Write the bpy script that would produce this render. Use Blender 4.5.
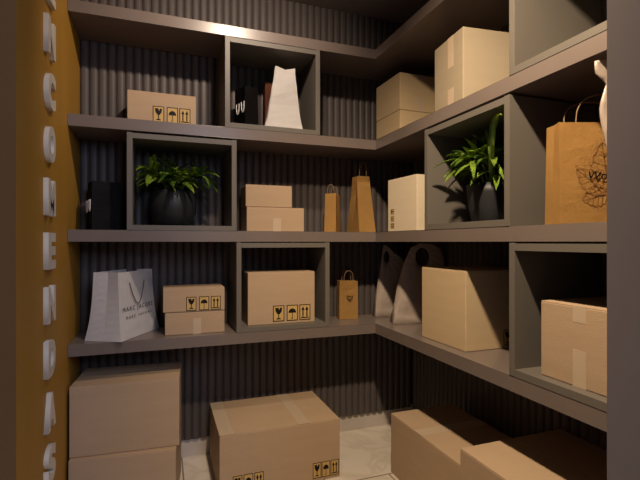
import bpy, bmesh, math, random
from mathutils import Vector, Matrix
random.seed(7)
R = math.radians
SC = bpy.context.scene
for o in list(bpy.data.objects):
    bpy.data.objects.remove(o)
C = SC.collection
H = 1.08                                   # eye height above the floor
# ------------------------------------------------------------------ camera
cam = bpy.data.cameras.new('camera'); cam.sensor_width = 36; cam.lens = 436/640*36
cam.shift_y = 1.7/640; cam.clip_start = .02
co = bpy.data.objects.new('camera', cam); C.objects.link(co)
co.location = (0, 0, H); co.rotation_euler = (R(90), 0, R(-19.8)); SC.camera = co
# ------------------------------------------------------------------ world, lights, exposure
w = bpy.data.worlds.new('world'); SC.world = w; w.use_nodes = True
w.node_tree.nodes['Background'].inputs[0].default_value = (.56, .66, 1.0, 1)
w.node_tree.nodes['Background'].inputs[1].default_value = .20
SC.view_settings.view_transform = 'Standard'; SC.view_settings.look = 'None'
SC.view_settings.exposure = 0; SC.view_settings.gamma = 1; SC.view_settings.use_curve_mapping = False

def spot(name, loc, target, power, col, size, blend, radius):
    l = bpy.data.lights.new(name, 'SPOT'); l.energy = power; l.color = col
    l.spot_size = R(size); l.spot_blend = blend; l.shadow_soft_size = radius
    o = bpy.data.objects.new(name, l); C.objects.link(o); o.location = loc
    o.rotation_euler = (Vector(target)-Vector(loc)).to_track_quat('-Z', 'Y').to_euler()
    return o
def area(name, loc, target, power, col, sx, sy):
    l = bpy.data.lights.new(name, 'AREA'); l.energy = power; l.color = col
    l.shape = 'RECTANGLE'; l.size = sx; l.size_y = sy
    o = bpy.data.objects.new(name, l); C.objects.link(o); o.location = loc
    o.rotation_euler = (Vector(target)-Vector(loc)).to_track_quat('-Z', 'Y').to_euler()
    return o
WARM = (1.0, .78, .54)
spot('ceiling_downlight_door', (.36, .62, H+1.27), (1.3, 1.35, H-.48), 208, WARM, 98, 1.0, .04)
spot('ceiling_downlight_centre', (.38, 1.24, H+1.285), (.26, 2.0, H+.85), 66, (1, .80, .62), 110, 1.0, .03)
area('hallway_daylight', (.9, -1.3, H+1.22), (-.15, 2.2, H-.2), 50.0, (.66, .74, 1.0), 1.0, 1.4)

# ------------------------------------------------------------------ materials
def mat(name, col, rough=.6, spec=.4, var=.0, scale=8, bump=0, bscale=60, stretch=(1,1,1), metal=0, trans=0):
    col = tuple(c*.74 for c in col)
    m = bpy.data.materials.new(name); m.use_nodes = True
    nt = m.node_tree; b = nt.nodes['Principled BSDF']
    b.inputs['Base Color'].default_value = (*col, 1); b.inputs['Roughness'].default_value = rough
    b.inputs['Specular IOR Level'].default_value = spec; b.inputs['Metallic'].default_value = metal
    if trans: b.inputs['Transmission Weight'].default_value = trans
    tc = nt.nodes.new('ShaderNodeTexCoord'); mp = nt.nodes.new('ShaderNodeMapping')
    mp.inputs['Scale'].default_value = stretch
    nt.links.new(tc.outputs['Object'], mp.inputs['Vector'])
    if var:
        n = nt.nodes.new('ShaderNodeTexNoise'); n.inputs['Scale'].default_value = scale; n.inputs['Detail'].default_value = 4
        nt.links.new(mp.outputs[0], n.inputs['Vector'])
        r = nt.nodes.new('ShaderNodeValToRGB')
        r.color_ramp.elements[0].position = .3; r.color_ramp.elements[1].position = .7
        r.color_ramp.elements[0].color = (*[c*(1-var) for c in col], 1)
        r.color_ramp.elements[1].color = (*[min(1, c*(1+var)) for c in col], 1)
        nt.links.new(n.outputs['Fac'], r.inputs[0]); nt.links.new(r.outputs[0], b.inputs['Base Color'])
    if bump:
        n2 = nt.nodes.new('ShaderNodeTexNoise'); n2.inputs['Scale'].default_value = bscale
        nt.links.new(mp.outputs[0], n2.inputs['Vector'])
        bp = nt.nodes.new('ShaderNodeBump'); bp.inputs['Strength'].default_value = bump; bp.inputs['Distance'].default_value = .01
        nt.links.new(n2.outputs['Fac'], bp.inputs['Height']); nt.links.new(bp.outputs[0], b.inputs['Normal'])
    return m
M = {}
M['shelf'] = mat('taupe_laminate', (.20, .158, .138), .31, .5, .04, 5)
M['cube'] = mat('grey_laminate', (.158, .140, .118), .5, .4, .04, 5)
M['flute'] = mat('fluted_cladding', (.106, .088, .084), .5, .35, .06, 6, stretch=(6, 6, .6))
M['orange'] = mat('ochre_wall_paint', (.45, .232, .032), .6, .25, .07, 3, stretch=(2, 2, .5))
M['ceiling'] = mat('ceiling_paint', (.45, .38, .34), .8, .2, .03, 3)
M['jamb'] = mat('jamb_paint', (.50, .42, .38), .6, .3, .03, 3)
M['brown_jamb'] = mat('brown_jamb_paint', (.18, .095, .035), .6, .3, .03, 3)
M['plain'] = mat('wall_plaster', (.12, .10, .09), .8, .2, .03, 3)
M['card'] = mat('corrugated_cardboard', (.53, .375, .24), .75, .25, .035, 5, .12, 90, (1, 1, 6))
M['card_pale'] = mat('pale_cardboard', (.42, .34, .235), .75, .25, .03, 5, .08, 90, (1, 1, 6))
M['card_large'] = mat('large_box_cardboard', (.66, .49, .29), .75, .25, .03, 5, .08, 90, (1, 1, 6))
M['card_cream'] = mat('cream_cardboard', (.78, .65, .47), .75, .25, .03, 5, .08, 90, (1, 1, 6))
M['tape'] = mat('packing_tape', (.62, .48, .34), .3, .5)
M['kraft'] = mat('kraft_paper', (.72, .41, .13), .75, .2, .05, 9, .2, 40)
M['kraft_handle'] = mat('kraft_cord', (.32, .21, .12), .7, .2)
M['white_paper'] = mat('white_paper', (1.18, 1.13, 1.10), .6, .3, .02, 8, .25, 14)
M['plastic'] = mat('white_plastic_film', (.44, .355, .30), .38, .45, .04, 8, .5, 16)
M['black_paper'] = mat('black_paper', (.008, .006, .006), .6, .2, .1, 8)
M['shaded_gusset'] = mat('shaded_gusset', (.20, .06, .03), .7, .2, .1, 8)  # dark rust tone stands for the white bag's gusset in shade
M['white_cord'] = mat('white_cord', (.75, .72, .70), .5, .3)
M['ink'] = mat('black_ink', (.012, .008, .006), .6, .2)
M['grey_ink'] = mat('faded_ink', (.14, .11, .09), .6, .2)
M['brown_ink'] = mat('brown_ink', (.34, .16, .05), .7, .2)
M['ochre'] = mat('label_ochre', (.66, .44, .16), .6, .2)
M['white_letter'] = mat('white_lacquer', (.80, .72, .60), .35, .4)
M['pot'] = mat('dark_glazed_pot', (.020, .021, .024), .5, .35, .1, 12)
M['soil'] = mat('potting_soil', (.02, .013, .008), .9, .1, .4, 60)
def leafmat(name, a, b):
    m = mat(name, a, .38, .5)
    nt = m.node_tree; n = nt.nodes.new('ShaderNodeTexNoise'); n.inputs['Scale'].default_value = 14
    r = nt.nodes.new('ShaderNodeValToRGB'); r.color_ramp.elements[0].color = (*a, 1); r.color_ramp.elements[1].color = (*b, 1)
    r.color_ramp.elements[0].position = .38; r.color_ramp.elements[1].position = .62
    tc = nt.nodes.new('ShaderNodeTexCoord'); nt.links.new(tc.outputs['Object'], n.inputs['Vector'])
    nt.links.new(n.outputs['Fac'], r.inputs[0]); nt.links.new(r.outputs[0], nt.nodes['Principled BSDF'].inputs['Base Color'])
    return m
M['leaf'] = leafmat('leaf_green', (.06, .14, .014), (.27, .40, .045))
def marble():
    m = mat('marble_tile', (.6, .53, .46), .25, .5); nt = m.node_tree; b = nt.nodes['Principled BSDF']
    tc = nt.nodes.new('ShaderNodeTexCoord')
    n = nt.nodes.new('ShaderNodeTexNoise'); n.inputs['Scale'].default_value = 3; n.inputs['Detail'].default_value = 8; n.inputs['Distortion'].default_value = 1.6
    r = nt.nodes.new('ShaderNodeValToRGB'); e = r.color_ramp.elements
    e[0].position = .42; e[0].color = (.62, .55, .47, 1); e[1].position = .56; e[1].color = (.62, .55, .47, 1)
    k = e.new(.49); k.color = (.54, .47, .39, 1)
    nt.links.new(tc.outputs['Object'], n.inputs['Vector']); nt.links.new(n.outputs['Fac'], r.inputs[0])
    mp = nt.nodes.new('ShaderNodeMapping'); mp.inputs['Location'].default_value = (-.988+1.5, -1.80+1.8, 0)
    br = nt.nodes.new('ShaderNodeTexBrick'); br.offset = .5; br.inputs['Scale'].default_value = 1
    br.inputs['Brick Width'].default_value = .6; br.inputs['Row Height'].default_value = .6; br.inputs['Mortar Size'].default_value = .004
    br.inputs['Mortar'].default_value = (.22, .17, .13, 1)
    nt.links.new(tc.outputs['Object'], mp.inputs[0]); nt.links.new(mp.outputs[0], br.inputs['Vector'])
    nt.links.new(r.outputs[0], br.inputs['Color1']); nt.links.new(r.outputs[0], br.inputs['Color2'])
    nt.links.new(br.outputs['Color'], b.inputs['Base Color'])
    return m
M['marble'] = marble()
M['base_marble'] = mat('marble_skirting', (.70, .62, .56), .3, .5, .1, 5)

# ------------------------------------------------------------------ helpers
def link(name, bm, m, parent=None, smooth=False):
    me = bpy.data.meshes.new(name); bmesh.ops.recalc_face_normals(bm, faces=bm.faces)
    bm.to_mesh(me); bm.free(); me.materials.append(m)
    if smooth:
        for p in me.polygons: p.use_smooth = True
    o = bpy.data.objects.new(name, me); C.objects.link(o); o.parent = parent
    return o
def tag(o, label, cat, group=None):
    o['label'] = label; o['category'] = cat
    if group: o['group'] = group
    return o
def thing(name, label, cat, loc=(0, 0, 0), rz=0, group=None):
    o = bpy.data.objects.new(name, None); C.objects.link(o); o.empty_display_size = .05
    o.location = loc; o.rotation_euler = (0, 0, R(rz)); return tag(o, label, cat, group)
def struct(name, bm, m):
    o = link(name, bm, m); o['kind'] = 'structure'; return o
def box(bm, x0, x1, y0, y1, z0, z1, bev=0):
    vs = [bm.verts.new((x, y, z)) for z in (z0, z1) for y in (y0, y1) for x in (x0, x1)]
    fs = [bm.faces.new([vs[i] for i in f]) for f in ((0, 2, 3, 1), (4, 5, 7, 6), (0, 1, 5, 4), (2, 6, 7, 3), (0, 4, 6, 2), (1, 3, 7, 5))]
    if bev:
        es = list({e for f in fs for e in f.edges})
        bmesh.ops.bevel(bm, geom=es, offset=bev, segments=2, profile=.6, affect='EDGES')
    return bm
def bx(*a, bev=0): return box(bmesh.new(), *a, bev=bev)
def prism(bm, pts, z0, z1, bev=0):
    a = [bm.verts.new((x, y, z0)) for x, y in pts]; b = [bm.verts.new((x, y, z1)) for x, y in pts]
    fs = [bm.faces.new(a[::-1]), bm.faces.new(b)]
    n = len(pts)
    for i in range(n): fs.append(bm.faces.new((a[i], a[(i+1) % n], b[(i+1) % n], b[i])))
    if bev: bmesh.ops.bevel(bm, geom=list({e for f in fs for e in f.edges}), offset=bev, segments=2, profile=.6, affect='EDGES')
    return bm
def tube(bm, pts, r, n=8, closed=False):
    pts = [Vector(p) for p in pts]; rings = []; N = len(pts)
    for i, p in enumerate(pts):
        if closed: t = pts[(i+1) % N]-pts[i-1]
        else: t = pts[min(i+1, N-1)]-pts[max(i-1, 0)]
        t.normalize(); up = Vector((0, 0, 1)) if abs(t.z) < .9 else Vector((0, 1, 0))
        a = t.cross(up).normalized(); b = t.cross(a).normalized()
        rr = r(i/(N-1)) if callable(r) else r
        rings.append([bm.verts.new(p+a*math.cos(2*math.pi*k/n)*rr+b*math.sin(2*math.pi*k/n)*rr) for k in range(n)])
    for i in range(N if closed else N-1):
        A = rings[i]; B = rings[(i+1) % N]
        for k in range(n): bm.faces.new((A[k], A[(k+1) % n], B[(k+1) % n], B[k]))
    if not closed: bm.faces.new(rings[0][::-1]); bm.faces.new(rings[-1])
    return bm
def lathe(bm, prof, n=40):
    rings = []
    for r, z in prof: rings.append([bm.verts.new((r*math.cos(2*math.pi*k/n), r*math.sin(2*math.pi*k/n), z)) for k in range(n)])
    for A, B in zip(rings, rings[1:]):
        for k in range(n): bm.faces.new((A[k], A[(k+1) % n], B[(k+1) % n], B[k]))
    bm.faces.new(rings[0][::-1]); bm.faces.new(rings[-1])
    return bm
def text_mesh(s, size, depth, bold=0.0, space=1.0):
    cu = bpy.data.curves.new('t', 'FONT'); cu.body = s; cu.size = size; cu.extrude = depth/2; cu.offset = bold; cu.space_character = space
    cu.align_x = 'CENTER'; cu.align_y = 'CENTER'; cu.resolution_u = 4
    o = bpy.data.objects.new('t', cu); C.objects.link(o)
    dg = bpy.context.evaluated_depsgraph_get(); me = bpy.data.meshes.new_from_object(o.evaluated_get(dg))
    bm = bmesh.new(); bm.from_mesh(me)
    bpy.data.objects.remove(o); bpy.data.meshes.remove(me)
    return bm
def fit(bm, w_, h_):
    xs = [v.co.x for v in bm.verts]; ys = [v.co.y for v in bm.verts]
    cx, cy = (max(xs)+min(xs))/2, (max(ys)+min(ys))/2
    for v in bm.verts: v.co.x = (v.co.x-cx)*w_/(max(xs)-min(xs)); v.co.y = (v.co.y-cy)*h_/(max(ys)-min(ys))
    return bm

# ------------------------------------------------------------------ the setting
XL, XR, YB, YF, ZC = -.363, 1.41, 2.282, .40, H+1.30
struct('floor', bx(XL-.12, XR+.14, .25, YB+.14, -.1, 0), M['marble'])
struct('ceiling', bx(XL-.12, XR+.14, .25, YB+.14, ZC, ZC+.1), M['ceiling'])
struct('wall_left', bx(XL-.1, XL, YF, YB+.14, 0, ZC), M['orange'])
struct('wall_back', bx(XL, XR+.14, YB+.02, YB+.14, 0, ZC), M['plain'])
struct('wall_right', bx(XR+.02, XR+.14, YF, YB+.02, 0, ZC), M['plain'])
JL, JR = YF*math.tan(R(-15.08)), YF*math.tan(R(53.15))
struct('trim_3', bx(XL-.1, JL, .25, YF, 0, ZC), M['brown_jamb'])
bm = bmesh.new()
box(bm, JR, XR+.14, .25, YF, 0, ZC); box(bm, JL, JR, .25, YF, H+.98, ZC)  # unseen lintel, set low to keep the hallway light off the top bay
struct('wall_front', bm, M['jamb'])
struct('baseboard_back', bx(XL, XR+.012, YB+.006, YB+.02, 0, .10), M['base_marble'])
struct('baseboard_right', bx(XR+.006, XR+.02, YF, YB+.006, 0, .10), M['base_marble'])
def fluted(bm, n, fn, z0, z1, pitch, depth, seg=8):
    cols = []
    for i in range(n*seg+1):
        t = i/seg; ph = (t % 1.0)
        d = depth*(1-abs(2*ph-1)**3.2) if i % seg else 0
        cols.append([bm.verts.new((*fn(t*pitch, d), z)) for z in (z0, z1)])
    for a, b in zip(cols, cols[1:]): bm.faces.new((a[0], b[0], b[1], a[1]))
    bk = [[bm.verts.new((*fn(t, -.006), z)) for z in (z0, z1)] for t in (0, n*pitch)]
    bm.faces.new((bk[0][0], bk[1][0], bk[1][1], bk[0][1]))
    bm.faces.new([c[0] for c in cols]+[bk[1][0], bk[0][0]])
    bm.faces.new([c[1] for c in cols]+[bk[1][1], bk[0][1]])
    return bm
P = .0384
struct('trim_1', fluted(bmesh.new(), 46, lambda t, d: (XL+t, YB-d), .09, ZC, P, .010), M['flute'])
struct('trim_2', fluted(bmesh.new(), 48, lambda t, d: (XR-d, YB-.011-t), .09, ZC, P, .010), M['flute'])

# ------------------------------------------------------------------ shelves
FX, FY = 1.0214, 2.0
Z1, Z2, Z3, Z4 = H+.933, H+.470, H+.0, H-.4665      # undersides
TH = .049
def lshelf(z, label):
    bm = prism(bmesh.new(), [(XL+.001, FY), (FX, FY), (FX, YF+.002), (XR-.015, YF+.002), (XR-.015, YB-.015), (XL+.001, YB-.015)], z, z+TH, .0012)
    return tag(link('shelf', bm, M['shelf']), label, 'shelf', 'L-shaped taupe wall shelves')
lshelf(Z1, 'topmost taupe L-shaped shelf, just under the ceiling')
lshelf(Z2, 'second taupe L-shaped shelf from the top, carrying the tall pale cartons')
lshelf(Z3, 'third taupe L-shaped shelf from the top, at eye level under both plants')
lshelf(Z4, 'lowest taupe L-shaped shelf, above the cartons on the floor')
T = .022
def cube(loc, rz, W, label, sub=0):
    t = thing('cube_shelf', label, 'cube shelf', loc, rz, 'grey open cube shelves')
    Hh = Z1-Z2-TH-.001; D = .26 if not sub else sub
    link('side_panel', bx(0, T, 0, D, 0, Hh, bev=.001), M['cube'], t)
    link('side_panel', bx(W-T, W, 0, D, 0, Hh, bev=.001), M['cube'], t)
    link('bottom_panel', bx(T, W-T, .0005, D, 0, T), M['cube'], t)
    link('top_panel', bx(T, W-T, .0005, D, Hh-T-.002, Hh-.002), M['cube'], t)
    return t
cube((.2637, FY-.002, Z2+TH), 0, .456, 'grey cube shelf holding the black bag and the tall white paper bag')
cube((-.1434, FY-.002, Z3+TH), 0, .459, 'grey cube shelf on the left around the shaded potted plant')
cube((.3153, FY-.002, Z4+TH+.001), 0, .454, 'grey cube shelf around a single carton with handling symbols')
cube((FX-.002, 1.084, Z2+TH), -90, .456, 'grey cube shelf at upper right, cut off by the picture edge', .37)
cube((FX-.002, 1.553, Z3+TH), -90, .470, 'grey cube shelf on the right around the bright green plant', .37)
cube((FX-.002, 1.084, Z4+TH+.001), -90, .456, 'grey cube shelf at lower right around a taped carton', .37)

# ------------------------------------------------------------------ wall letters
word = 'ENCOMENDAS'
where = ['topmost white raised letter E, cut off by the top of the picture', 'white raised letter N directly above the letter C on the ochre wall',
         'white raised letter C on the ochre wall', 'white raised letter O on the ochre wall',
         'white raised letter M on the ochre wall', 'white raised letter E between M and N on the ochre wall, beside the third shelf',
         'white raised letter N directly above the letter D on the ochre wall', 'white raised letter D on the ochre wall',
         'white raised letter A near the bottom of the ochre wall', 'white raised letter S at the bottom of the ochre wall']
for i, ch in enumerate(word):
    zc = H+(241.7-94.5)/436*1.486-(i-2)*.1775
    bm = fit(text_mesh(ch, .2, .015, .011), .102, .121)
    # x -> +Y, y -> +Z, z -> +X : read from inside the room
    for v in bm.verts: v.co = Vector((v.co.z+.0075, v.co.x, v.co.y))
    o = link('wall_letter', bm, M['white_letter']); o.location = (XL, 1.675, zc)
    tag(o, where[i], 'letter', 'white letters on the ochre wall')

# ------------------------------------------------------------------ cartons
def plane_frame(face, w_, d, h):
    """local matrix mapping (u, v, n) to the face; u from the left, v up"""
    if face == 'F': return Matrix(((1, 0, 0, -w_/2), (0, 0, -1, -d/2), (0, 1, 0, 0), (0, 0, 0, 1)))
    if face == 'L': return Matrix(((0, 0, -1, -w_/2), (-1, 0, 0, d/2), (0, 1, 0, 0), (0, 0, 0, 1)))
    if face == 'T': return Matrix(((1, 0, 0, -w_/2), (0, 1, 0, -d/2), (0, 0, 1, h), (0, 0, 0, 1)))
def xf(bm, m):
    bmesh.ops.transform(bm, matrix=m, verts=bm.verts); return bm
def poly(bm, pts, n0, n1): return prism(bm, pts, n0, n1)
def icon(kind, w_, h_):
    bm = bmesh.new(); z0, z1 = .0010, .0014
    def P_(pts): poly(bm, [(x*w_, y*h_) for x, y in pts], z0, z1)
    if kind == 'glass':
        P_([(.18, .86), (.24, .62), (.38, .48), (.46, .44), (.46, .22), (.30, .17), (.30, .13), (.70, .13), (.70, .17), (.54, .22), (.54, .44), (.62, .48), (.76, .62), (.82, .86), (.62, .86), (.55, .70), (.50, .86)])
    elif kind == 'umbrella':
        a = [(.5+.34*math.cos(R(t)), .50+.28*math.sin(R(t))) for t in range(0, 181, 15)]
        P_(a); P_([(.47, .52), (.47, .16), (.40, .14), (.40, .10), (.53, .12), (.53, .52)])
    else:
        for cx in (.32, .68):
            P_([(cx-.055, .22), (cx-.055, .64), (cx-.15, .64), (cx, .88), (cx+.15, .64), (cx+.055, .64), (cx+.055, .22)])
        P_([(.14, .12), (.86, .12), (.86, .19), (.14, .19)])
    return bm
def frame_mesh(w_, h_):
    bm = bmesh.new(); t = .07*w_
    for a in ((0, w_, 0, t), (0, w_, h_-t, h_), (0, t, t, h_-t), (w_-t, w_, t, h_-t)): box(bm, *a, .0006, .0012)
    return bm
def carton(label, cx, cy, z, w_, d, h, rz=0, tapes=(), labels=(), m='card', group='sealed cardboard cartons', lw=.048, lh=.072, seam='x', gap=.0):
    t = thing('cardboard_carton', label, 'carton', (cx, cy, z+.0006), rz, group)
    bm = bx(-w_/2, w_/2, -d/2, d/2, 0, h-.003, bev=.003)
    link('body', bm, M[m], t)
    g = .0012
    if seam == 'x': fl = ((-w_/2+.001, w_/2-.001, -d/2+.001, -g), (-w_/2+.001, w_/2-.001, g, d/2-.001))
    else: fl = ((-w_/2+.001, -g, -d/2+.001, d/2-.001), (g, w_/2-.001, -d/2+.001, d/2-.001))
    for a in fl: link('flap', bx(*a, h-.0035, h, bev=.001), M[m], t)
    for face, u0, u1, v0, v1 in tapes:
        o = link('packing_tape', xf(bx(u0, u1, v0, v1, .0, .0006), plane_frame(face, w_, d, h)), M['tape'], t); o['label'] = 'pale packing tape'
    for face, u, v, k in labels:
        mt = plane_frame(face, w_, d, h) @ Matrix.Translation((u, v, 0))
        if len(k) > 8 and k.endswith('_turned'): mt = mt @ Matrix.Rotation(R(90), 4, 'Z'); k = k[:-7]
        p = link('handling_label', xf(bx(0, lw, 0, lh, 0, .0008), mt), M['ochre'], t); p['label'] = 'ochre handling label with a black border'
        link('label_border', xf(frame_mesh(lw, lh), mt), M['ink'], p)
        link({'glass': 'glass_symbol', 'umbrella': 'umbrella_symbol', 'arrows': 'arrow_symbol'}[k], xf(icon(k, lw, lh), mt), M['ink'], p)
    return t
def trio(face, us, v): return [(face, us[0], v, 'glass'), (face, us[1], v, 'umbrella'), (face, us[2], v, 'arrows')]
def corner(x, y, rz, w_, d):
    """centre of a w x d carton whose near left corner is x, y"""
    c, s = math.cos(R(rz)), math.sin(R(rz)); return x+c*w_/2-s*d/2, y+s*w_/2+c*d/2
S1T, S2T, S3T, S4T = Z1+TH, Z2+TH, Z3+TH, Z4+TH

# second shelf
carton('flat carton with three handling symbols, left end of the second shelf', -.148+.1455, 2.08+.08, S2T, .291, .15, .149,
       labels=trio('F', (.105, .164, .218), .016))
x, y = corner(1.12, 1.925, 1, .26, .25)
carton('lower carton of the pair in the corner of the second shelf', x, y, S2T, .26, .25, .145, 1, m='card_large', seam='y')
carton('upper carton of the pair in the corner of the second shelf, half in shadow', x, y, S2T+.1466, .26, .25, .187, 1, m='card_large',
       tapes=[('F', .105, .14, .0, .07), ('F', .105, .14, .158, .187)], seam='y')
x, y = corner(1.034, 1.326, -6, .28, .21)
carton('tall pale carton beside the upper right cube on the second shelf', x, y, S2T, .28, .21, .27, -6,
       tapes=[('L', .105, .145, .15, .27), ('L', .105, .145, .0, .07)], m='card_pale', seam='y')
# third shelf
carton('wide lower carton of the pair beside the left plant cube', .375+.143, 2.07+.08, S3T, .286, .16, .117,
       tapes=[('F', .128, .168, 0, .065)])
carton('small upper carton of the pair beside the left plant cube', .371+.1145, 2.075+.07, S3T+.1186, .229, .14, .106)
x, y = corner(1.06, 1.675, 4, .24, .235)
carton('cream carton with small symbols up its side, beside the right plant cube', x, y, S3T, .24, .235, .252, 4, m='card_cream', lw=.024, lh=.028,
       labels=[('L', .055, .016, 'arrows_turned'), ('L', .055, .050, 'umbrella_turned'), ('L', .055, .084, 'glass_turned')], seam='y')
# lowest shelf
carton('low lower carton with a tape strip under the symbol carton on the lowest shelf', .008+.13, 2.048+.08, S4T, .26, .16, .101,
       tapes=[('F', .12, .155, 0, .07)])
carton('upper carton with handling symbols stacked between white bag and cube', -.001+.135, 2.048+.08, S4T+.1022, .268, .165, .106,
       labels=trio('F', (.098, .154, .206), .004), lw=.044, lh=.062)
carton('carton with handling symbols alone inside the cube on the lowest shelf', .3735+.1655, 2.034+.09, S4T+T+.001, .331, .18, .248,
       labels=trio('F', (.12, .188, .252), .012), lw=.056, lh=.076)
carton('large carton half in shadow beside the plastic bags on the lowest shelf', 1.074+.155, 1.361+.148, S4T, .31, .296, .306,
       m='card_large', labels=trio('F', (.178, .224, .266), .012), lw=.04, lh=.06, seam='y')
carton('carton with two tape strips inside the lower right cube', 1.056+.13, .70+.148, S4T+T+.001, .26, .296, .22,
       tapes=[('L', .107, .147, .175, .22), ('L', .107, .147, 0, .10)], seam='y')
# floor
x, y = corner(-.352, 1.972, -4, .418, .27)
carton('big upper carton of the stack on the floor at left', x+.0, y, .2152, .418, .27, .284, -4, group='big cartons on the floor')
x, y = corner(-.352, 1.955, -7, .405, .25)
carton('big lower carton of the stack on the floor at left', x, y, 0, .405, .25, .214, -7, group='big cartons on the floor')
carton('wide floor carton in the middle with two sets of handling symbols', .494, 2.055, 0, .544, .397, .266,
       tapes=[('T', .0, .06, 0, .397), ('T', .345, .40, 0, .397)], labels=trio('F', (.412, .455, .498), .012)+trio('F', (.055, .101, .147), .018),
       lw=.04, lh=.07, group='big cartons on the floor')
carton('long floor carton in the far corner with tape across its top', 1.007+.17, 1.24+.287, 0, .34, .574, .275,
       tapes=[('T', 0, .34, .315, .375)], seam='y', group='big cartons on the floor')
carton('nearest large floor carton at lower right, half in shadow', .945+.225, .75+.238, 0, .45, .476, .382, seam='y', group='big cartons on the floor')

# ------------------------------------------------------------------ paper bags
def bag_body(w_, d, h, topw=1.0, topd=.35, crease=.25, flare=0.0, levels=10, th=.0012, lean=0, crumple=0, peak=(0, 0, 0)):
    """square bottomed bag, front on -Y; creased gussets on both sides; open top"""
    bm = bmesh.new(); rings = []
    for i in range(levels+1):
        t = i/levels; ww = w_/2*(1+(topw-1)*t)+flare*(1-t)**3; dd = d/2*(1+(topd-1)*t**.9)+flare*(1-t)**3
        cr = crease*d*.5*t
        wob = .0012*math.sin(9*t); lx = lean*t
        if crumple and 0 < i < levels: ww += random.uniform(-1, 1)*crumple; dd += random.uniform(-1, 1)*crumple; wob += random.uniform(-2, 2)*crumple
        pk = peak if i == levels else (0, 0, 0)
        rings.append([bm.verts.new((p[0]+lx, p[1], t*h+pk[p[2]])) for p in ((-ww, -dd, 0), (0, -dd-wob, 1), (ww, -dd, 2), (ww-cr, 0, 2), (ww, dd, 2), (0, dd, 1), (-ww, dd, 0), (-ww+cr, 0, 0))])
    for A, B in zip(rings, rings[1:]):
        for k in range(8): bm.faces.new((A[k], A[(k+1) % 8], B[(k+1) % 8], B[k]))
    bm.faces.new(rings[0][::-1])
    g = bmesh.ops.solidify(bm, geom=bm.faces[:], thickness=th)
    return bm
def loop_handle(x0, x1, y, z0, hgt, r=.0017, lean=0):
    pts = []
    for i in range(17):
        a = math.pi*i/16; pts.append(((x0+x1)/2-(x1-x0)/2*math.cos(a), y+lean*math.sin(a)**.6, z0+hgt*math.sin(a)**.6))
    return tube(bmesh.new(), [(x0, y, z0-.03)]+pts+[(x1, y, z0-.03)], r, 7)
def drop_handle(x0, x1, y, z0, hgt, r=.0017):
    pts = [((x0+x1)/2-(x1-x0)/2*math.cos(math.pi*i/14), y-.004*math.sin(math.pi*i/14), z0-hgt*math.sin(math.pi*i/14)**.75) for i in range(15)]
    return tube(bmesh.new(), pts, r, 7)
def onface(bm, x, y, z):
    """flat artwork drawn in x/y stood up on a -Y facing sheet"""
    for v in bm.verts: v.co = Vector((v.co.x+x, y-v.co.z, v.co.y+z))
    return bm
def stroke(bm, pts, wd, z0=0, z1=.0006):
    for (ax, ay), (bx_, by) in zip(pts, pts[1:]):
        dx, dy = bx_-ax, by-ay; l = math.hypot(dx, dy) or 1; nx, ny = -dy/l*wd/2, dx/l*wd/2
        prism(bm, [(ax+nx, ay+ny), (ax-nx, ay-ny), (bx_-nx, by-ny), (bx_+nx, by+ny)], z0, z1)
    return bm
def bag(name, label, cx, cy, z, w_, d, h, rz, m, handle=None, hm='kraft_handle', hh=.07, hw=.45, group=None, cat='bag', **k):
    t = thing(name, label, cat, (cx, cy, z+.001), rz, group)
    link('body', bag_body(w_, d, h, **k), M[m], t)
    td = k.get('topd', .35)*d/2; tw = w_*k.get('topw', 1)*hw/2
    if handle == 'up':
        for s in (-1, 1): link('handle', loop_handle(-tw, tw, s*(td-.003), h, hh, lean=s*.006), M[hm], t)
    return t
# small kraft bag, third shelf
c, s = math.cos(R(-35)), math.sin(R(-35))
x, y = corner(.783, 2.112, -35, .062, .112)
t = bag('kraft_paper_bag', 'small kraft paper bag on the third shelf, left of the taller one', x, y, S3T, .062, .112, .20, -35, 'kraft', 'up', hh=.045, hw=.6, topd=.72, topw=.94, crease=.1, group='small kraft paper bags')
t = bag('kraft_paper_bag', 'tall tapering kraft paper bag beside the cream carton on the third shelf', .972+.047, 2.085+.085, S3T, .096, .17, .305, 0, 'kraft', 'up', hh=.075, hw=.55, topd=.32, topw=.78, crease=.22, group='small kraft paper bags')
x, y = corner(.888, 2.160, -9, .104, .062)
t = bag('kraft_paper_bag', 'small kraft paper bag with a dark swoosh in the corner of the lowest shelf', x, y, S4T, .104, .062, .205, -9, 'kraft', 'up', hh=.055, hw=.5, topd=.9, topw=.97, crease=.1, group='small kraft paper bags')
bm = bmesh.new()
stroke(bm, [(-.016, .002), (-.010, -.008), (.004, -.010), (.014, -.002), (.018, .012)], .0035)
stroke(bm, [(-.018, .012), (-.006, .008), (.010, .006)], .003); stroke(bm, [(-.008, -.018), (.010, -.018)], .003)
link('printed_mark', onface(bm, .005, -.0325, .115), M['ink'], t)

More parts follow.
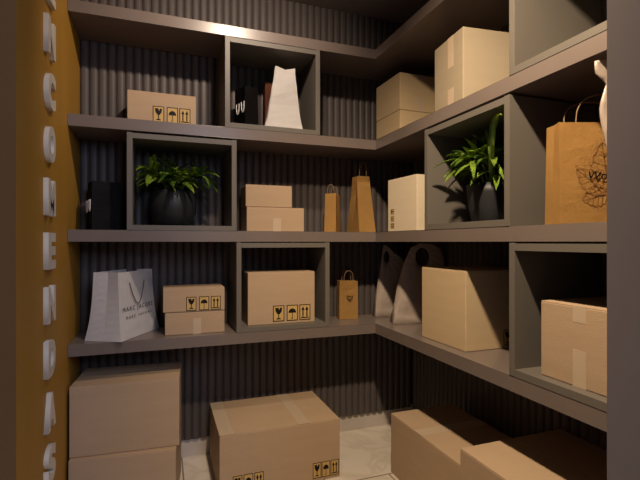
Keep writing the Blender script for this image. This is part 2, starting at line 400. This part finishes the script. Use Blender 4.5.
# large kraft bag with the printed leaf
x, y = corner(1.034, .912, -19.8, .262, .080)
t = bag('kraft_shopping_bag', 'large kraft bag with a leaf outline print, at the right of the third shelf', x, y, S3T, .262, .080, .283, -19.8, 'kraft', 'up', hh=.078, hw=.62, topd=.82, topw=.985, crease=.12)
def leaf_art():
    bm = bmesh.new(); W = .0016
    def lobe(ax, ay, ang, L, wd):
        c, s = math.cos(ang), math.sin(ang); n = 12; both = []
        for sd in (-1, 1):
            pts = []
            for i in range(n+1):
                q = i/n; b = sd*wd*math.sin(math.pi*q**.8)**.8*(1+.10*(1 if i % 2 else -1)); a = q*L
                pts.append((ax+a*c-b*s, ay+a*s+b*c))
            both.append(pts); stroke(bm, pts, W)
        stroke(bm, [(ax, ay), (ax+L*c, ay+L*s)], W)
        for i in range(2, n-1, 2):
            for pts in both:
                q = (i-1.3)/n*L; stroke(bm, [(ax+q*c, ay+q*s), pts[i]], W*.7)
    lobe(0, 0, R(98), .150, .042); lobe(0, 0, R(141), .116, .034); lobe(0, 0, R(42), .116, .034)
    lobe(0, 0, R(196), .076, .030); lobe(0, 0, R(-16), .076, .030)
    stroke(bm, [(0, 0), (.004, -.03), (.0, -.05)], W*1.5)
    return bm
o = link('printed_leaf', onface(leaf_art(), .004, -.0402, .088), M['brown_ink'], t)
bm = fit(text_mesh('Wo', .05, .0008, .0004), .056, .022)
for v in bm.verts: v.co.x += v.co.y*.25
link('printed_word', onface(bm, -.026, -.0408, .134), M['ink'], t)

# white paper bag on the lowest shelf
x, y = corner(-.171, 1.999, 62, .285, .135)
t = bag('white_paper_bag', 'white paper bag with printed brand lettering at left of the lowest shelf', x, y, S4T, .280, .135, .286, 62, 'white_paper', topd=.84, topw=.97, crease=.25, flare=.016)
fy = -.0625
bm = tube(bmesh.new(), [(-.065, fy-.002, .238), (-.045, fy-.005, .185), (-.022, fy-.006, .150), (-.006, fy-.006, .140), (.008, fy-.006, .143), (.022, fy-.006, .165), (.040, fy-.005, .205), (.052, fy-.002, .242)], .0020, 7)
link('handle', bm, M['grey_ink'], t)
link('handle', loop_handle(-.055, .055, .05, .245, -.10, .0022), M['grey_ink'], t)
a = fit(text_mesh('MARC JACOBS', .03, .0008, 0, 1.5), .235, .026)
link('printed_name', onface(a, .0, -.0670, .122), M['grey_ink'], t)
for word_, x0_ in (('MARC', -.062), ('JACOBS', .050)):
    a = fit(text_mesh(word_, .03, .0008, 0, 1.7), .018*len(word_), .014)
    link('printed_line', onface(a, x0_, -.0704, .088), M['grey_ink'], t)

# tall white paper bag in the upper cube, added rust shape standing in for its shaded gusset
t = bag('white_paper_bag', 'tall crumpled white paper bag in the upper left cube', .556, 2.10, S2T+T, .165, .10, .317, -6, 'white_paper', topd=.28, topw=.60, crease=.35, flare=.012, lean=.014, crumple=.0022, peak=(.008, -.010, .002))
t = bag('gusset_stand_in', 'added rust brown stand-in for the shaded side gusset of the tall white paper bag', .535, 2.215, S2T+T, .09, .05, .275, 0, 'shaded_gusset', topd=.8, topw=.95, crease=.1)
# black bags
def black_bag(label, cx, cy, z, w_, d, h, rz):
    t = bag('black_gift_bag', label, cx, cy, z, w_, d, h, rz, 'black_paper', topd=.9, topw=.97, crease=.12, group='black gift bags with white handles')
    for k, sx in enumerate((-.36, -.02)):
        bm = bmesh.new(); n = 14
        pts = [(-w_/2-.006-.004*k, d*(sx)+.012*math.cos(math.pi*i/n)+k*.004, h*.62-.050*math.sin(math.pi*i/n)**.7-.004*k) for i in range(n+1)]
        o = link('handle', tube(bm, pts, .0026, 7), M['white_cord'], t); o['label'] = 'white cord handle'
    return t
black_bag('black gift bag with a white cord handle in the upper left cube', .385, 2.135, S2T+T, .075, .10, .205, 22)
black_bag('black gift bag at the far left of the third shelf, left of the plant cube', -.245, 2.15, S3T, .12, .10, .212, 18)

# ------------------------------------------------------------------ plastic carrier bags with a round hand hole
def carrier(label, loc, rz, outline, hole, depth, name='plastic_carrier_bag', m='plastic', group='white plastic carrier bags'):
    """outline: closed list (x, z) seen from the front; hole: (x, z, rx, rz)"""
    t = thing(name, label, 'bag', loc, rz, group)
    hx, hz, rx, rzz = hole; N = 56; K = 9
    def ray(a):
        d = Vector((math.cos(a), math.sin(a))); best = None
        for i in range(len(outline)):
            p = Vector(outline[i])-Vector((hx, hz)); q = Vector(outline[(i+1) % len(outline)])-Vector((hx, hz)); e = q-p
            den = d.x*e.y-d.y*e.x
            if abs(den) < 1e-9: continue
            tt = (p.x*e.y-p.y*e.x)/den; uu = (p.x*d.y-p.y*d.x)/den
            if tt > 0 and -1e-6 <= uu <= 1+1e-6: best = tt if best is None else max(best, tt)
        return best or .05
    bm = bmesh.new(); F = []; B = []
    for i in range(N):
        a = 2*math.pi*i/N; r1 = ray(a); ca, sa = math.cos(a), math.sin(a)
        r0 = 1/math.sqrt((ca/rx)**2+(sa/rzz)**2); cf, cb = [], []
        for k in range(K+1):
            q = k/K; r = r0+(r1-r0)*q; x = hx+ca*r; z = max(0.0, hz+sa*r)
            low = max(0, min(1, (hz+.01-z)/(hz*.75))); low = low*low*(3-2*low)
            edge = 1 if z < .02 else math.sqrt(max(0, 1-q**3))
            off = .002+depth/2*low*edge
            off += .0015*math.sin(13*a+6*q)*(1 if 0 < k < K else 0)
            cf.append(bm.verts.new((x, -off, z))); cb.append(bm.verts.new((x, off, z)))
        F.append(cf); B.append(cb)
    for i in range(N):
        j = (i+1) % N
        for k in range(K):
            bm.faces.new((F[i][k], F[j][k], F[j][k+1], F[i][k+1])); bm.faces.new((B[i][k], B[i][k+1], B[j][k+1], B[j][k]))
        bm.faces.new((F[i][K], F[j][K], B[j][K], B[i][K])); bm.faces.new((F[i][0], B[i][0], B[j][0], F[j][0]))
    link('body', bm, M[m], t, smooth=True)
    return t
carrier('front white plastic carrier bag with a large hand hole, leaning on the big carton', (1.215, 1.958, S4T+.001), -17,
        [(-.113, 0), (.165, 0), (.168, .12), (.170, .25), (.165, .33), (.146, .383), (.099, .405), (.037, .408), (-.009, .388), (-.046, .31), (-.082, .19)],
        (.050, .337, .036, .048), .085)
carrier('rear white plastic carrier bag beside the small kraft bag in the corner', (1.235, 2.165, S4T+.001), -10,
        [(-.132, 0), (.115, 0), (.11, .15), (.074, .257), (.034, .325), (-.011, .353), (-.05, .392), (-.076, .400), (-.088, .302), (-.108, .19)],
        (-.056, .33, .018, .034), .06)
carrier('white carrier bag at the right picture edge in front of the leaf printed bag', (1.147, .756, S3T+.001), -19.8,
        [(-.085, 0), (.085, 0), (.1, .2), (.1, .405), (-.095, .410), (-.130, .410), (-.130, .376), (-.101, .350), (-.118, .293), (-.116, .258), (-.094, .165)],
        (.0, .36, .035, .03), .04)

# ------------------------------------------------------------------ potted plants
def blade_path(base, dirv, L, droop, n=9):
    d = Vector(dirv).normalized(); p = Vector(base); out = [(p.copy(), d.copy())]
    for i in range(n):
        d = (d+Vector((0, 0, -droop/n))).normalized(); p = p+d*L/n; out.append((p.copy(), d.copy()))
    return out
def leaf_blade(bm, path, W, roll):
    """arching lance shaped blade with a folded midrib"""
    n = len(path)-1; prev = None; d0 = path[0][1]
    side0 = d0.cross(Vector((0, 0, 1)))
    side0 = side0.normalized() if side0.length > .05 else Vector((1, 0, 0))
    for i, (p, d) in enumerate(path):
        q = i/n; wd = W*max(.06, math.sin(math.pi*min(1, q*.86+.12))**.8) if i < n else .0008
        if q < .15: wd = min(wd, W*(.25+q*3))
        up = side0.cross(d).normalized(); side = (side0*math.cos(roll)+up*math.sin(roll)).normalized(); nn = side.cross(d).normalized()
        a = bm.verts.new(p-side*wd/2+nn*wd*.2); m_ = bm.verts.new(p); b = bm.verts.new(p+side*wd/2+nn*wd*.2)
        if prev: bm.faces.new((prev[0], prev[1], m_, a)); bm.faces.new((prev[1], prev[2], b, m_))
        prev = (a, m_, b)
def plant(label, loc, pot_prof, foliage, seed):
    t = thing('potted_plant', label, 'plant', loc)
    link('pot', lathe(bmesh.new(), pot_prof), M['pot'], t, smooth=True)
    rr, zz = pot_prof[-1]
    soil = bmesh.new(); lathe(soil, [(rr-.004, zz-.004), (rr-.004, zz+.0035)], 32); link('soil', soil, M['soil'], t)
    rnd = random.Random(seed); bm = bmesh.new(); st = bmesh.new()
    foliage(bm, st, rnd, zz)
    bmesh.ops.solidify(bm, geom=bm.faces[:], thickness=.0008)
    link('foliage', bm, M['leaf'], t, smooth=True); link('stem', st, M['leaf'], t, smooth=True)
    return t
def clump(heads, lim, L=(.08, .13), W=(.024, .036), per=9, special=()):
    def f(bm, st, rnd, z0):
        def inside(path): return all(lim[0] < p.x < lim[1] and lim[2] < p.y < lim[3] and p.z < lim[4] for p, _ in path)
        for hx, hy, hz in heads:
            p0 = Vector((hx*.35, hy*.35, z0-.003)); p3 = Vector((hx, hy, z0+hz)); p1 = p0+Vector((0, 0, hz*.7))
            tube(st, [p0*(1-q)**2+p1*2*q*(1-q)+p3*q*q for q in [k/6 for k in range(7)]], lambda q: .0045-.0015*q, 6)
            off = rnd.random()*6.28
            for k in range(per):
                az = off+k*2.399; el = R(70-66*k/per+rnd.uniform(-8, 8))
                dv = Vector((math.cos(az)*math.cos(el), math.sin(az)*math.cos(el), math.sin(el)))
                dv += Vector((hx, hy, 0))*5; LL = rnd.uniform(*L)*(.8+.3*k/per); dr = rnd.uniform(.8, 1.7)
                for _ in range(10):
                    path = blade_path(p3, dv, LL, dr)
                    if inside(path): break
                    LL *= .9
                if LL > .04: leaf_blade(bm, path, rnd.uniform(*W)*min(1, LL/.08), rnd.uniform(-.35, .35))
        for b, dv, LL, dr, W_ in special:
            if isinstance(b, list):
                v = [Vector(p) for p in b]; path = [(p, (v[min(i+1, len(v)-1)]-v[max(i-1, 0)]).normalized()) for i, p in enumerate(v)]
            else: path = blade_path(b, dv, LL, dr, 14)
            leaf_blade(bm, path, W_, 0)
    return f
round_pot = [(.062, 0), (.080, .012), (.098, .050), (.104, .090), (.100, .125), (.090, .150), (.088, .160), (.082, .160), (.080, .148)]
plant('shaded plant with arching leaves in a round dark pot, left cube', (.045, 2.125, S3T+T+.001), round_pot,
      clump([(0, 0, .085), (.055, -.02, .05), (-.055, -.02, .055), (.02, .05, .07), (-.03, .045, .05), (.01, -.06, .035), (.095, -.035, .075), (-.085, -.03, .08)],
            (-.162, .242, -.20, .135, .368), (.11, .17), (.022, .032), 12), 3)
tall_pot = [(.062, 0), (.068, .006), (.080, .06), (.086, .115), (.088, .150), (.083, .150), (.080, .140)]
plant('bright green plant in a dark tapered pot inside the right cube', (1.20, 1.375, S3T+T+.001), tall_pot,
      clump([(0, 0, .11), (-.055, -.02, .085), (.05, -.03, .08), (-.02, .055, .06), (.03, .045, .05), (-.02, -.06, .04), (-.085, .0, .095), (-.05, -.07, .085)],
            (-.245, .165, -.27, .150, .368), (.11, .17), (.022, .032), 12,
            special=[([(-.04, -.05, .15), (-.10, -.12, .20), (-.14, -.165, .255), (-.155, -.19, .31), (-.165, -.215, .336), (-.174, -.24, .342), (-.18, -.26, .333)], 0, 0, 0, .023), ((.0, -.08, .2), (.5, -.6, .8), .15, 2.2, .034), ((-.07, .0, .20), (-.9, -.1, .25), .17, 1.2, .032), ((-.07, -.06, .22), (-.8, .1, .6), .16, 1.5, .034)]), 11)
